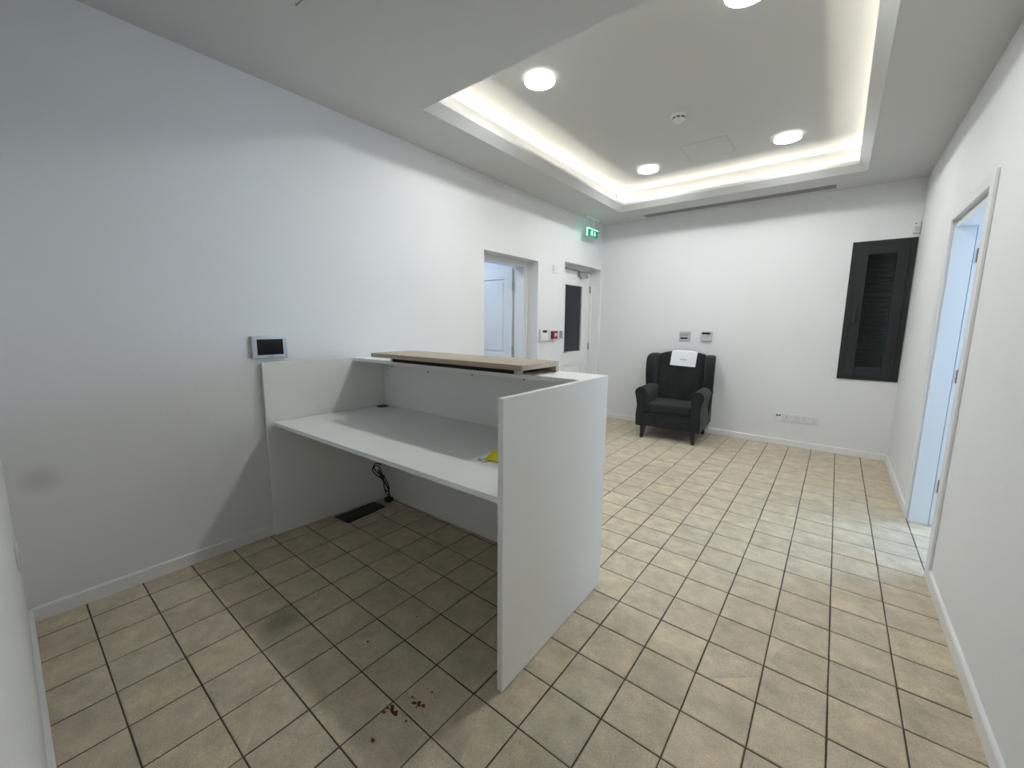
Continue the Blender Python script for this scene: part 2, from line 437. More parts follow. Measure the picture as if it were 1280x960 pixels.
# LED strips lying in the cove
strips = thing('led_strip', 'continuous LED strip hidden in the cove of the ceiling tray', 'light strip', (-0.38, 2.525, H + 0.03))
LW = 0.018
for lo, hi in (((TX0 - 0.047, TY0 - 0.05), (TX0 - 0.047 + LW, TY1 + 0.05)), ((TX1 + 0.047 - LW, TY0 - 0.05), (TX1 + 0.047, TY1 + 0.05)),
               ((TX0 - 0.028, TY0 - 0.047), (TX1 + 0.028, TY0 - 0.047 + LW)), ((TX0 - 0.028, TY1 + 0.047 - LW), (TX1 + 0.028, TY1 + 0.047))):
    bm = new(); box(bm, (*lo, H + 0.0302), (*hi, H + 0.0400)); st = obj('strip_profile', bm, M_trimw, strips, world=True)
    bm = new(); box(bm, (lo[0] + 0.002, lo[1] + 0.002, H + 0.0401), (hi[0] - 0.002, hi[1] - 0.002, H + 0.0406)); obj('led_tape', bm, M_led, strips, world=True)

# ------------------------------------------------------------------ baseboards
def baseboard(name, lo, hi, axis, wallside):
    bm = new()
    # profile with a small rounded top edge towards the room
    t, h = 0.014, 0.070
    s = wallside
    pr = [(0, 0), (t, 0), (t, h - 0.006), (t - 0.004, h), (0, h)]
    if axis == 1:   # runs along y, thickness along x
        prism(bm, [(lo[0] + s * a, z) for a, z in pr], 1, lo[1], hi[1])
    else:
        prism(bm, [(lo[1] + s * a, z) for a, z in pr], 0, lo[0], hi[0])
    return struct(name, bm, M_trimw)
baseboard('baseboard_left', (XL, YB), (XL, D1[0]), 1, 1)
baseboard('baseboard_left', (XL, D1[1]), (XL, D2[0]), 1, 1)
baseboard('baseboard_right', (XR, YB), (XR, 2.055), 1, -1)
baseboard('baseboard_right', (XR, 3.080), (XR, YF), 1, -1)
baseboard('baseboard_far', (XL, YF), (XR, YF), 0, -1)
baseboard('baseboard_back', (XL, YB), (XR, YB), 0, 1)

# ------------------------------------------------------------------ right doorway: casing, lining, open leaf
root = bpy.data.objects.new('door_1', None); SC.collection.objects.link(root); root.location = (XR, 2.57, 0); root['kind'] = 'structure'
bm = new()
cw = 0.080
box(bm, (XR - 0.014, D3[0] - cw, 0), (XR, D3[0], D3[3] + cw * 0.8), 0.003)
box(bm, (XR - 0.014, D3[1], 0), (XR, D3[1] + cw, D3[3] + cw * 0.8), 0.003)
box(bm, (XR - 0.0145, D3[0] - cw + 0.0015, D3[3]), (XR - 0.0005, D3[1] + cw - 0.0015, D3[3] + cw * 0.8 + 0.0005), 0.003)
obj('casing', bm, M_trimw, root, world=True)
bm = new()
box(bm, (XR + 0.004, D3[1] - 0.020, 0), (XR + 0.105, D3[1], D3[3] - 0.001))
box(bm, (XR + 0.004, D3[0], 0), (XR + 0.120, D3[0] + 0.012, D3[3] - 0.001))
box(bm, (XR + 0.012, D3[0] + 0.012, D3[3] - 0.046), (XR + 0.105, D3[1] - 0.020, D3[3] - 0.012))
obj('lining', bm, M_trimw, root, world=True)
bm = new(); box(bm, (XR + 0.108, D3[1] - 0.017, 0.002), (XR + 0.150, D3[1], D3[3] - 0.001), 0.001); obj('door_stop', bm, M_trimw, root, world=True)
M_hinge = mat('dull_steel', (0.16, 0.17, 0.18), 0.45, metal=0.6)
bm = new(); hx, hy, an = XR + 0.152, D3[1] - 0.006, math.radians(38)
ca, sa = math.cos(an), math.sin(an)
prism(bm, [(hx, hy), (hx + 0.82 * ca, hy + 0.82 * sa), (hx + 0.82 * ca - 0.042 * sa, hy + 0.82 * sa + 0.042 * ca), (hx - 0.042 * sa, hy + 0.042 * ca)], 2, 0.006, 2.035, 0.002, 1)
obj('door_leaf', bm, M_doorw, root, world=True)
for z in (1.84, 1.06, 0.29):
    bm = new(); cyl(bm, (XR + 0.127, D3[1] - 0.024, z - 0.045), 0.0070, 0.09, 2, 12)
    box(bm, (XR + 0.127, D3[1] - 0.021, z - 0.045), (XR + 0.148, D3[1] - 0.0172, z + 0.045))
    obj('hinge', bm, M_hinge, root, world=True)

# ------------------------------------------------------------------ left doorway: deep reveal, frame, open panelled leaf
def panel_leaf(bm, u0, u1, z0, z1, panels, t0, t1, P):
    """door leaf as stiles/rails with recessed panels. P maps (u, t, z) -> xyz"""
    us = sorted({u0, u1, *[p[0] for p in panels], *[p[1] for p in panels]})
    def bx(a, b, c, d, s, e):
        lo = P(a, s, c); hi = P(b, e, d)
        box(bm, [min(q) for q in zip(lo, hi)], [max(q) for q in zip(lo, hi)])
    zs = sorted({z0, z1, *[p[2] for p in panels], *[p[3] for p in panels]})
    for a, b in zip(us, us[1:]):
        for c, d in zip(zs, zs[1:]):
            hit = [p for p in panels if p[0] <= (a + b) / 2 <= p[1] and p[2] <= (c + d) / 2 <= p[3]]
            if not hit: bx(a, b, c, d, t0, t1)
    for p in panels:
        if len(p) > 4: continue          # glazed: no wooden panel
        m_ = (t0 + t1) / 2; w = abs(t1 - t0) / 2
        s = -1 if t1 < t0 else 1
        bx(p[0], p[1], p[2], p[3], t0 + s * 0.010, t1 - s * 0.010)
        g = 0.028
        bx(p[0] + g, p[1] - g, p[2] + g, p[3] - g, t0 + s * 0.004, t1 - s * 0.004)

root = bpy.data.objects.new('door_2', None); SC.collection.objects.link(root); root.location = (XL - 0.2, 2.55, 0); root['kind'] = 'structure'
xf0, xf1 = -2.345, -2.205
bm = new()
fy = 0.078
box(bm, (xf0, D1[1] - fy, 0), (xf1, D1[1], D1[3]), 0.003)
box(bm, (xf0, D1[0], 0), (xf1, D1[0] + fy, D1[3]), 0.003)
box(bm, (xf0, D1[0] + fy, D1[3] - 0.055), (xf1, D1[1] - fy, D1[3]), 0.003)
obj('door_frame', bm, M_trimw, root, world=True)
bm = new()   # raised outer bead of the frame
box(bm, (xf1, D1[1] - 0.045, 0), (xf1 + 0.014, D1[1], D1[3]), 0.004)
box(bm, (xf1, D1[0], D1[3] - 0.026), (xf1 + 0.014, D1[1] - 0.045, D1[3]), 0.004)
obj('frame_bead', bm, M_trimw, root, world=True)
ly0, ly1 = 2.918, 2.960
bm = new()
panel_leaf(bm, -3.17, -2.360, 0.01, 2.035, [(-3.05, -2.475, 1.02, 1.915), (-3.05, -2.475, 0.15, 0.85)], ly0, ly1, lambda u, t, z: (u, t, z))
lf = obj('door_leaf', bm, M_doorw, root, world=True)
for z in (1.82, 1.06, 0.30):
    bm = new(); cyl(bm, (-2.352, ly0 + 0.004, z - 0.05), 0.008, 0.10, 2, 12)
    obj('hinge', bm, M_grey, root, world=True)

# ------------------------------------------------------------------ far left door: glazed leaf with closer
root = bpy.data.objects.new('door_3', None); SC.collection.objects.link(root); root.location = (XL - 0.15, 4.1, 0); root['kind'] = 'structure'
xd = -2.185
bm = new()
box(bm, (xd - 0.09, D2[0], 0), (xd + 0.012, D2[0] + 0.045, D2[3]), 0.003)
box(bm, (xd - 0.09, D2[1] - 0.045, 0), (xd + 0.012, D2[1], D2[3]), 0.003)
box(bm, (xd - 0.09, D2[0] + 0.045, D2[3] - 0.045), (xd + 0.012, D2[1] - 0.045, D2[3]), 0.003)
obj('door_frame', bm, M_doorw, root, world=True)
bm = new()
gl = (3.835, 4.335, 0.985, 1.925, 1)
panel_leaf(bm, D2[0] + 0.049, D2[1] - 0.049, 0.01, 2.112, [gl, (3.835, 4.335, 0.16, 0.815)], xd, xd - 0.044, lambda u, t, z: (t, u, z))
leaf = obj('door_leaf', bm, M_doorw, root, world=True)
bm = new(); box(bm, (xd - 0.026, gl[0] - 0.002, gl[2] - 0.002), (xd - 0.020, gl[1] + 0.002, gl[3] + 0.002))
obj('pane', bm, M_glass, root, world=True)
bm = new()
for lo, hi in (((gl[0], gl[2]), (gl[1], gl[2] + 0.016)), ((gl[0], gl[3] - 0.016), (gl[1], gl[3])),
               ((gl[0], gl[2] + 0.016), (gl[0] + 0.016, gl[3] - 0.016)), ((gl[1] - 0.016, gl[2] + 0.016), (gl[1], gl[3] - 0.016))):
    box(bm, (xd - 0.0195, lo[0], lo[1]), (xd + 0.004, hi[0], hi[1]), 0.002)
obj('glazing_bead', bm, M_doorw, root, world=True)
for z in (1.88, 1.055, 0.25):
    bm = new(); cyl(bm, (xd + 0.008, D2[1] - 0.050, z - 0.05), 0.008, 0.10, 2, 12)
    box(bm, (xd + 0.001, D2[1] - 0.085, z - 0.045), (xd + 0.003, D2[1] - 0.05, z + 0.045))
    obj('hinge', bm, M_grey, root, world=True)
bm = new(); box(bm, (xd, 4.17, 2.035), (xd + 0.05, 4.40, 2.085), 0.006); cyl(bm, (xd + 0.025, 4.23, 2.015), 0.016, 0.09, 2, 16)
box(bm, (xd + 0.01, 4.16, 2.095), (xd + 0.035, 4.26, 2.112), 0.003)
cl = obj('door_closer', bm, M_grey, root, world=True, label='grey door closer')
bm = new()
tube(bm, [(xd + 0.025, 4.23, 2.11), (xd + 0.05, 3.95, 2.124), (xd + 0.03, 3.70, 2.128)], 0.007)
tube(bm, [(xd + 0.025, 4.25, 2.112), (xd + 0.11, 4.42, 2.135), (xd + 0.03, 4.54, 2.14)], 0.007)
obj('closer_arm', bm, M_grey, root, world=True)
bm = new(); cyl(bm, (xd + 0.001, 3.73, 1.0), 0.022, 0.008, 0, 20); tube(bm, [(xd + 0.005, 3.73, 1.0), (xd + 0.05, 3.73, 1.0), (xd + 0.055, 3.80, 1.0), (xd + 0.055, 3.85, 1.0)], 0.008)
obj('handle', bm, M_grey, root, world=True)
# ------------------------------------------------------------------ window
root = bpy.data.objects.new('window_1', None); SC.collection.objects.link(root); root.location = (1.01, YF, 1.53); root['kind'] = 'structure'
def frame_y(bm, x0, x1, z0, z1, w, y0, y1, bev=0.003):
    box(bm, (x0, y0, z0), (x0 + w, y1, z1), bev); box(bm, (x1 - w, y0, z0), (x1, y1, z1), bev)
    box(bm, (x0 + w, y0, z0), (x1 - w, y1, z0 + w), bev); box(bm, (x0 + w, y0, z1 - w), (x1 - w, y1, z1), bev)
bm = new(); frame_y(bm, WN[0] - 0.004, WN[1] + 0.006, WN[2] - 0.004, WN[3] + 0.004, 0.052, YF - 0.012, YF + 0.07)
obj('window_frame', bm, M_alu, root, world=True)
bm = new(); frame_y(bm, WN[0] + 0.042, WN[1] - 0.040, WN[2] + 0.042, WN[3] - 0.042, 0.088, YF - 0.026, YF + 0.045, 0.004)
sash = obj('window_sash', bm, M_alu, root, world=True)
bm = new(); box(bm, (WN[0] + 0.12, YF + 0.004, WN[2] + 0.12), (WN[1] - 0.12, YF + 0.010, WN[3] - 0.12))
obj('pane', bm, M_glass, root, world=True)
bm = new(); box(bm, (0.838, YF - 0.036, 1.42), (0.868, YF - 0.026, 1.58), 0.004)
box(bm, (0.843, YF - 0.062, 1.53), (0.863, YF - 0.036, 1.555), 0.003); box(bm, (0.842, YF - 0.072, 1.43), (0.864, YF - 0.056, 1.56), 0.005)
obj('handle', bm, M_black, root, world=True, label='black window handle')
for k in range(28):
    z = 0.84 + k * 0.05
    bm = new(); prism(bm, [(YF + 0.12, z), (YF + 0.112, z + 0.012), (YF + 0.11, z + 0.025), (YF + 0.112, z + 0.038), (YF + 0.12, z + 0.0465), (YF + 0.124, z + 0.0465), (YF + 0.124, z)], 0, WN[0], WN[1])
    obj('slat', bm, M_shut, root, world=True)

# ------------------------------------------------------------------ reception desk
def quadslab(bm, a, b, th, z0, z1, side=1, bev=0.0008):
    """vertical board whose one face runs in plan from a to b; thickness th to the left (+1) or right (-1) of a->b"""
    d = (Vector(b) - Vector(a)).normalized(); n = Vector((-d.y, d.x)) * side * th
    prism(bm, [tuple(a), tuple(b), (b[0] + n.x, b[1] + n.y), (a[0] + n.x, a[1] + n.y)], 2, z0, z1, bev, 1)

desk = thing('reception_desk', 'white reception desk with open cubby side, standing against the left wall', 'desk', (-1.08, 0.45, 0))
DT = 1.133
A0 = (-2.040, 0.026); A1 = (-1.988, 0.868)          # left panel outer face, front to back
B0 = (-0.127, 0.066); B1 = (-0.141, 0.903)          # right panel outer face
bm = new(); quadslab(bm, A0, A1, 0.025, 0.003, DT, -1); obj('side_panel', bm, M_mel, desk, world=True)
bm = new(); quadslab(bm, B0, B1, 0.024, 0.004, DT, 1); obj('side_panel', bm, M_mel, desk, world=True)
bm = new(); quadslab(bm, (-1.963, 0.868), (-0.166, 0.902), 0.022, 0.0015, DT - 0.0225, -1)
obj('front_panel', bm, M_mel, desk, world=True)
bm = new(); prism(bm, [(-1.968, 0.612), (-0.163, 0.655), (-0.166, 0.903), (-1.964, 0.869)], 2, DT - 0.022, DT, 0.0008, 1)
obj('top_shelf', bm, M_mel, desk, world=True)
bm = new(); prism(bm, [(-2.008, 0.056), (-0.151, 0.098), (-0.165, 0.879), (-1.964, 0.845)], 2, 0.733, 0.757, 0.0008, 1)
top = obj('worktop', bm, M_mel, desk, world=True)
bm = new(); cyl(bm, (-1.908, 0.790, 0.7572), 0.043, 0.003, 2, 28); obj('cable_grommet', bm, M_black, desk, world=True, label='black cable grommet')
bm = new(); cyl(bm, (-1.795, 0.815, 0.7572), 0.007, 0.002, 2, 14); obj('screw_cap', bm, M_grille, desk, world=True)
def back_y(x): return 0.868 + (x + 1.963) / 1.797 * 0.034 - 0.022
for x, z in ((-1.895, 1.040), (-1.855, 1.055), (-1.455, 1.050), (-1.040, 1.062), (-0.640, 1.070)):
    bm = new(); cyl(bm, (x, back_y(x) - 0.0025, z), 0.006, 0.003, 1, 12); obj('screw_cap', bm, M_grille, desk, world=True)
bm = new(); box(bm, (-1.985, 0.085, 0.712), (-1.945, 0.115, 0.733), 0.002); obj('bracket', bm, M_black, desk, world=True, label='small black bracket')
for bx in (-1.93, -0.22):
    for by in (0.78,):
        bm = new(); box(bm, (bx, by, 0.690), (bx + 0.04, by + 0.04, 0.733), 0.002); obj('bracket', bm, M_black, desk, world=True)

# oak transaction counter lying on the top shelf
CZ = 1.1905
ct = thing('transaction_counter', 'oak-coloured counter top raised on a black frame on top of the white desk', 'counter', (-1.01, 0.69, DT))
def rotp(x, y, z, a=0.019, c=(-1.01, 0.69)):
    dx, dy = x - c[0], y - c[1]
    return (c[0] + dx * math.cos(a) - dy * math.sin(a), c[1] + dx * math.sin(a) + dy * math.cos(a))
def rbox(bm, x0, y0, z0, x1, y1, z1, bev=0.001):
    prism(bm, [rotp(x0, y0, 0), rotp(x1, y0, 0), rotp(x1, y1, 0), rotp(x0, y1, 0)], 2, z0, z1, bev, 1)
bm = new(); rbox(bm, -1.612, 0.530, CZ - 0.026, -0.409, 0.858, CZ); obj('countertop', bm, M_oak, ct, world=True)
bm = new(); rbox(bm, -1.612, 0.833, DT + 0.0002, -0.409, 0.858, CZ - 0.026); obj('apron', bm, M_oak, ct, world=True)
bm = new(); rbox(bm, -1.50, 0.610, DT + 0.0002, -0.520, 0.632, CZ - 0.027)
rbox(bm, -1.50, 0.805, DT + 0.0002, -0.520, 0.832, CZ - 0.027)
rbox(bm, -0.545, 0.632, DT + 0.0002, -0.520, 0.805, CZ - 0.027); rbox(bm, -1.50, 0.632, DT + 0.0002, -1.475, 0.805, CZ - 0.027)
obj('support_frame', bm, M_dark, ct, world=True, label='black support frame under the counter')
for x0 in (-1.522, -0.519):
    bm = new(); rbox(bm, x0, 0.612, DT + 0.0002, x0 + 0.021, 0.660, CZ - 0.027); obj('spacer', bm, M_plastg, ct, world=True)
for x0 in (-0.48, -0.455):
    bm = new(); cyl(bm, (x0, 0.66, CZ - 0.040), 0.006, 0.0135, 2, 10); obj('screw', bm, M_black, ct, world=True)

# crumpled yellow packet on the worktop
bm = new(); rd = random.Random(3)
nx, ny = 9, 8; grid = []
for i in range(nx):
    row = []
    for j in range(ny):
        u, v = i / (nx - 1), j / (ny - 1)
        x = -0.490 + 0.15 * u - 0.05 * v + rd.uniform(-.006, .006); y = 0.365 + 0.15 * v + rd.uniform(-.006, .006) + 0.02 * u
        z = 0.760 + 0.030 * math.sin(PI * u) ** .5 * math.sin(PI * v) ** .6 + rd.uniform(0, 0.010)
        row.append((x, y, max(z, 0.7595)))
    grid.append(row)
tv = [[bm.verts.new(p) for p in r] for r in grid]; bv = [[bm.verts.new((p[0], p[1], 0.7575)) for p in r] for r in grid]
for i in range(nx - 1):
    for j in range(ny - 1):
        bm.faces.new((tv[i][j], tv[i + 1][j], tv[i + 1][j + 1], tv[i][j + 1])); bm.faces.new((bv[i][j], bv[i][j + 1], bv[i + 1][j + 1], bv[i + 1][j]))
for i in range(nx - 1):
    for j in (0, ny - 1): bm.faces.new((tv[i][j], tv[i + 1][j], bv[i + 1][j], bv[i][j]))
for j in range(ny - 1):
    for i in (0, nx - 1): bm.faces.new((tv[i][j], tv[i][j + 1], bv[i][j + 1], bv[i][j]))
bmesh.ops.recalc_face_normals(bm, faces=bm.faces)
pk = thing('yellow_packet', 'crumpled yellow plastic packet on the desk worktop by the right side panel', 'packet', (-0.47, 0.44, 0.757))
obj('film', bm, M_yellow, pk, world=True)
bm = new(); rd = random.Random(5)
for k in range(3):
    cyl(bm, (-0.505 + k * 0.016, 0.352 + rd.uniform(-.006, .006), 0.7576), 0.011, 0.010, 2, 9, 0.006)
obj('crumpled_end', bm, M_silver, pk, world=True, label='grey crumpled end of the packet')

# ------------------------------------------------------------------ floor box and coiled cable under the desk
fb = thing('floor_box', 'black floor outlet cover lying beside the left side panel under the desk', 'floor box', (-1.90, 0.56, 0))
def q4(bm, pts, z0, z1, bev=0.0015): prism(bm, pts, 2, z0, z1, bev, 1)
fo = [(-1.975, 0.395), (-1.800, 0.405), (-1.822, 0.722), (-1.990, 0.712)]
c_ = (sum(p[0] for p in fo) / 4, sum(p[1] for p in fo) / 4)
ins = lambda k: [(c_[0] + (p[0] - c_[0]) * k[0], c_[1] + (p[1] - c_[1]) * k[1]) for p in fo]
# keep clear of the toed-in side panel
fo = [(max(p[0], -1.955), p[1]) for p in fo]
bm = new(); q4(bm, fo, 0.0005, 0.009); obj('cover', bm, M_black, fb, world=True)
M_lid = mat('dark_grey_lid', (0.035, 0.033, 0.032), 0.6, bump=0.6, bscale=160)
bm = new(); q4(bm, ins((0.76, 0.84)), 0.009, 0.0115); obj('lid', bm, M_lid, fb, world=True)

cb = thing('power_cable', 'coiled black power cable hanging below the worktop in the desk corner', 'cable', (-1.90, 0.80, 0.05))
pts = [(-1.860, 0.770, 0.733), (-1.860, 0.765, 0.55), (-1.858, 0.74, 0.36), (-1.875, 0.73, 0.325), (-1.925, 0.72, 0.325), (-1.940, 0.715, 0.285), (-1.905, 0.72, 0.255), (-1.850, 0.73, 0.235),
       (-1.800, 0.735, 0.190), (-1.785, 0.735, 0.145), (-1.810, 0.73, 0.128), (-1.840, 0.73, 0.155), (-1.850, 0.73, 0.215), (-1.880, 0.725, 0.300), (-1.925, 0.705, 0.305), (-1.935, 0.70, 0.265), (-1.890, 0.71, 0.235), (-1.835, 0.72, 0.215),
       (-1.775, 0.72, 0.165), (-1.770, 0.72, 0.125), (-1.795, 0.72, 0.112), (-1.822, 0.72, 0.150), (-1.843, 0.725, 0.215), (-1.890, 0.72, 0.285), (-1.870, 0.72, 0.235), (-1.800, 0.735, 0.15), (-1.805, 0.75, 0.10), (-1.850, 0.78, 0.07), (-1.880, 0.795, 0.045)]
bm = new(); tube(bm, smooth_path(pts, 7), 0.0042, 8); obj('cord', bm, M_black, cb, smooth=True, world=True)
bm = new(); tube(bm, [(-1.862, 0.722, 0.240), (-1.838, 0.732, 0.226)], 0.014, 10); obj('cable_tie', bm, M_black, cb, smooth=True, world=True)
bm = new(); box(bm, (-1.915, 0.775, 0.001), (-1.865, 0.825, 0.035), 0.006); box(bm, (-1.897, 0.793, 0.035), (-1.877, 0.811, 0.05), 0.003)
obj('plug', bm, M_black, cb, world=True)

# ------------------------------------------------------------------ wing armchair
ch = thing('armchair', 'charcoal grey wingback armchair with dark tapered legs against the far wall', 'armchair', (-0.762, 3.925, 0), math.radians(3.4))
# local frame: x to the sitter's left seen from the front, y to the wall, front legs at y = 0
def arm(s):
    bm = new()
    # front outline of the arm: straight inside, rolled top overhanging outside
    cx, cz, r = 0.322, 0.560, 0.072
    out = [(0.262, 0.150), (0.366, 0.150), (0.372, 0.30), (0.362, 0.40), (0.372, 0.47)]
    out += [(cx + r * math.cos(a), cz + r * math.sin(a)) for a in [math.radians(t) for t in (-35, -10, 15, 40, 65, 90, 115, 140, 165)]]
    out += [(0.258, 0.54), (0.262, 0.45)]
    prism(bm, [(s * x, z) for x, z in out], 1, -0.045, 0.56, 0.010, 3)
    return bm
for s in (-1, 1):
    o = obj('arm', arm(s), M_fab, ch, smooth=True)
    bm = new(); cx, cz, r = s * 0.322, 0.560, 0.066
    path = [(s * 0.364, -0.047, 0.17), (s * 0.368, -0.047, 0.30), (s * 0.358, -0.047, 0.40), (s * 0.370, -0.047, 0.48)]
    path += [(cx + s * r * math.cos(math.radians(t)), -0.047, cz + r * math.sin(math.radians(t))) for t in (-30, 0, 30, 60, 90, 120, 150, 180)]
    path += [(s * 0.264, -0.047, 0.45), (s * 0.266, -0.047, 0.20)]
    tube(bm, smooth_path(path, 3), 0.0042, 6); obj('piping', bm, M_fab, o, smooth=True)
bm = new(); box(bm, (-0.262, -0.030, 0.152), (0.262, 0.60, 0.325), 0.012, 3); obj('base', bm, M_fab, ch, smooth=True)
bm = new(); box(bm, (-0.258, -0.042, 0.328), (0.258, 0.46, 0.438), 0.028, 4)
for v in bm.verts:
    if v.co.z > 0.40: v.co.z += 0.014 * max(0, 1 - (v.co.x / 0.26) ** 2)
obj('seat_cushion', bm, M_fab, ch, smooth=True)
# backrest: curved crest, leaning back
bm = new()
n = 14; hw = 0.278
def bk(u, z, t):      # u across, z height, t 0 front 1 back
    lean = 0.455 + (z - 0.33) / 0.73 * 0.085
    puff = 0.022 * (1 - (u / hw) ** 2) * (1 - ((z - 0.70) / 0.40) ** 2)
    return (u, lean - puff + t * 0.105, z)
rows = 12; V = {}
for i in range(n + 1):
    u = -hw + 2 * hw * i / n; ztop = 1.012 + 0.045 * (1 - abs(u / hw) ** 2.2)
    for k in range(rows + 1):
        z = 0.33 + (ztop - 0.33) * k / rows
        for t in (0, 1): V[i, k, t] = bm.verts.new(bk(u, z, t))
for i in range(n):
    for k in range(rows):
        bm.faces.new((V[i, k, 0], V[i + 1, k, 0], V[i + 1, k + 1, 0], V[i, k + 1, 0]))
        bm.faces.new((V[i, k, 1], V[i, k + 1, 1], V[i + 1, k + 1, 1], V[i + 1, k, 1]))
    bm.faces.new((V[i, rows, 0], V[i + 1, rows, 0], V[i + 1, rows, 1], V[i, rows, 1]))
    bm.faces.new((V[i, 0, 0], V[i, 0, 1], V[i + 1, 0, 1], V[i + 1, 0, 0]))
for k in range(rows):
    for i in (0, n): bm.faces.new((V[i, k, 0], V[i, k + 1, 0], V[i, k + 1, 1], V[i, k, 1]))
bmesh.ops.recalc_face_normals(bm, faces=bm.faces)
sharp = [e for e in bm.edges if len(e.link_faces) == 2 and e.calc_face_angle(0) > 1.0]
bmesh.ops.bevel(bm, geom=sharp, offset=0.018, segments=3, profile=0.5, affect='EDGES')
obj('backrest', bm, M_fab, ch, smooth=True)
for s in (-1, 1):
    bm = new()
    # wing outline in (y, z)
    w = [(0.640, 0.16), (0.640, 0.98), (0.620, 1.010), (0.560, 1.018), (0.480, 1.012), (0.420, 0.995), (0.385, 0.955), (0.372, 0.90), (0.368, 0.80), (0.378, 0.70), (0.395, 0.62), (0.420, 0.56), (0.44, 0.16)]
    prism(bm, w, 0, s * 0.272, s * 0.382, 0.024, 3)
    for v in bm.verts:     # wings flare outwards towards the front and taper to the base
        if v.co.z > 0.5: v.co.x += s * 0.028 * (0.64 - v.co.y) / 0.27 * (1 if v.co.z > 0.5 else 0)
        v.co.x -= s * 0.012 * max(0, (0.5 - v.co.z) / 0.35)
    obj('wing', bm, M_fab, ch, smooth=True)
bm = new(); box(bm, (-0.372, 0.600, 0.155), (0.372, 0.652, 0.98), 0.015, 2); obj('back_cover', bm, M_fab, ch, smooth=True)
for x, y in ((-0.285, 0.0), (0.285, 0.0), (-0.285, 0.60), (0.285, 0.60)):
    bm = new(); sx = 1 if x > 0 else -1; sy = -1 if y < 0.1 else 1
    a, b = 0.029, 0.017; o1 = 0.012
    lo = [(x - b + sx * o1, y - b + sy * o1, 0), (x + b + sx * o1, y - b + sy * o1, 0), (x + b + sx * o1, y + b + sy * o1, 0), (x - b + sx * o1, y + b + sy * o1, 0)]
    hi = [(x - a, y - a, 0.153), (x + a, y - a, 0.153), (x + a, y + a, 0.153), (x - a, y + a, 0.153)]
    A = [bm.verts.new(p) for p in lo]; B = [bm.verts.new(p) for p in hi]
    bm.faces.new(A); bm.faces.new(B)
    for i in range(4): bm.faces.new((A[i], A[(i + 1) % 4], B[(i + 1) % 4], B[i]))
    bmesh.ops.recalc_face_normals(bm, faces=bm.faces)
    bmesh.ops.bevel(bm, geom=bm.edges[:], offset=0.003, segments=1, affect='EDGES')
    obj('leg', bm, M_legw, ch)

# sheet of paper draped over the top of the backrest
pp = thing('paper_sheet', 'white printed sheet of paper draped over the top of the armchair back', 'paper', (-0.762, 3.925, 0), math.radians(3.4))
bm = new()
def paper_pt(u, v):
    """u 0..1 across, v 0..1 from the lower front edge up and over the crest"""
    x = -0.120 + 0.305 * u - 0.015 * (1 - v) - 0.0
    L = v * 0.245 - 0.0
    ztop = 1.012 + 0.045 * (1 - abs(x / hw) ** 2.2)
    zf = 0.867 + 0.012 * (0.5 - u) + L
    lean = 0.455 + (zf - 0.33) / 0.73 * 0.085
    if zf < ztop + 0.004:
        return (x, lean - 0.022 * (1 - (x / hw) ** 2) * (1 - ((zf - 0.70) / 0.40) ** 2) - 0.007, zf)
    over = zf - ztop - 0.004
    return (x, 0.455 + (ztop - 0.33) / 0.73 * 0.085 - 0.007 + over, ztop + 0.006)
nu, nv = 10, 16
F0 = [[paper_pt(i / nu, j / nv) for j in range(nv + 1)] for i in range(nu + 1)]
a = [[bm.verts.new(p) for p in r] for r in F0]; b = [[bm.verts.new((p[0], p[1] + 0.0006, p[2] - 0.0006)) for p in r] for r in F0]
for i in range(nu):
    for j in range(nv):
        bm.faces.new((a[i][j], a[i + 1][j], a[i + 1][j + 1], a[i][j + 1])); bm.faces.new((b[i][j], b[i][j + 1], b[i + 1][j + 1], b[i + 1][j]))
for i in range(nu):
    for j in (0, nv): bm.faces.new((a[i][j], a[i + 1][j], b[i + 1][j], b[i][j]))
for j in range(nv):
    for i in (0, nu): bm.faces.new((a[i][j], a[i][j + 1], b[i][j + 1], b[i][j]))
bmesh.ops.recalc_face_normals(bm, faces=bm.faces)
obj('sheet', bm, M_paper, pp, smooth=True)
bm = new(); rd = random.Random(11)
def ink(u0, u1, v0, v1):
    P = [Vector(paper_pt(u, v)) + Vector((0, -0.0012, 0)) for u, v in ((u0, v0), (u1, v0), (u1, v1), (u0, v1))]
    vs = [bm.verts.new(p) for p in P]; bm.faces.new(vs)
u = 0.36
while u < 0.63:       # a word of print, too small to read in the photo
    wd = rd.uniform(0.012, 0.020); hh = rd.uniform(0.030, 0.050)
    ink(u, u + wd, 0.31, 0.31 + hh); ink(u, u + 0.02, 0.31 + 0.018, 0.31 + 0.028); u += 0.026
obj('print', bm, M_ink, pp)
bm = new(); ink(0.47, 0.53, 0.42, 0.435); ink(0.485, 0.515, 0.435, 0.455); obj('logo', bm, M_plastg, pp)

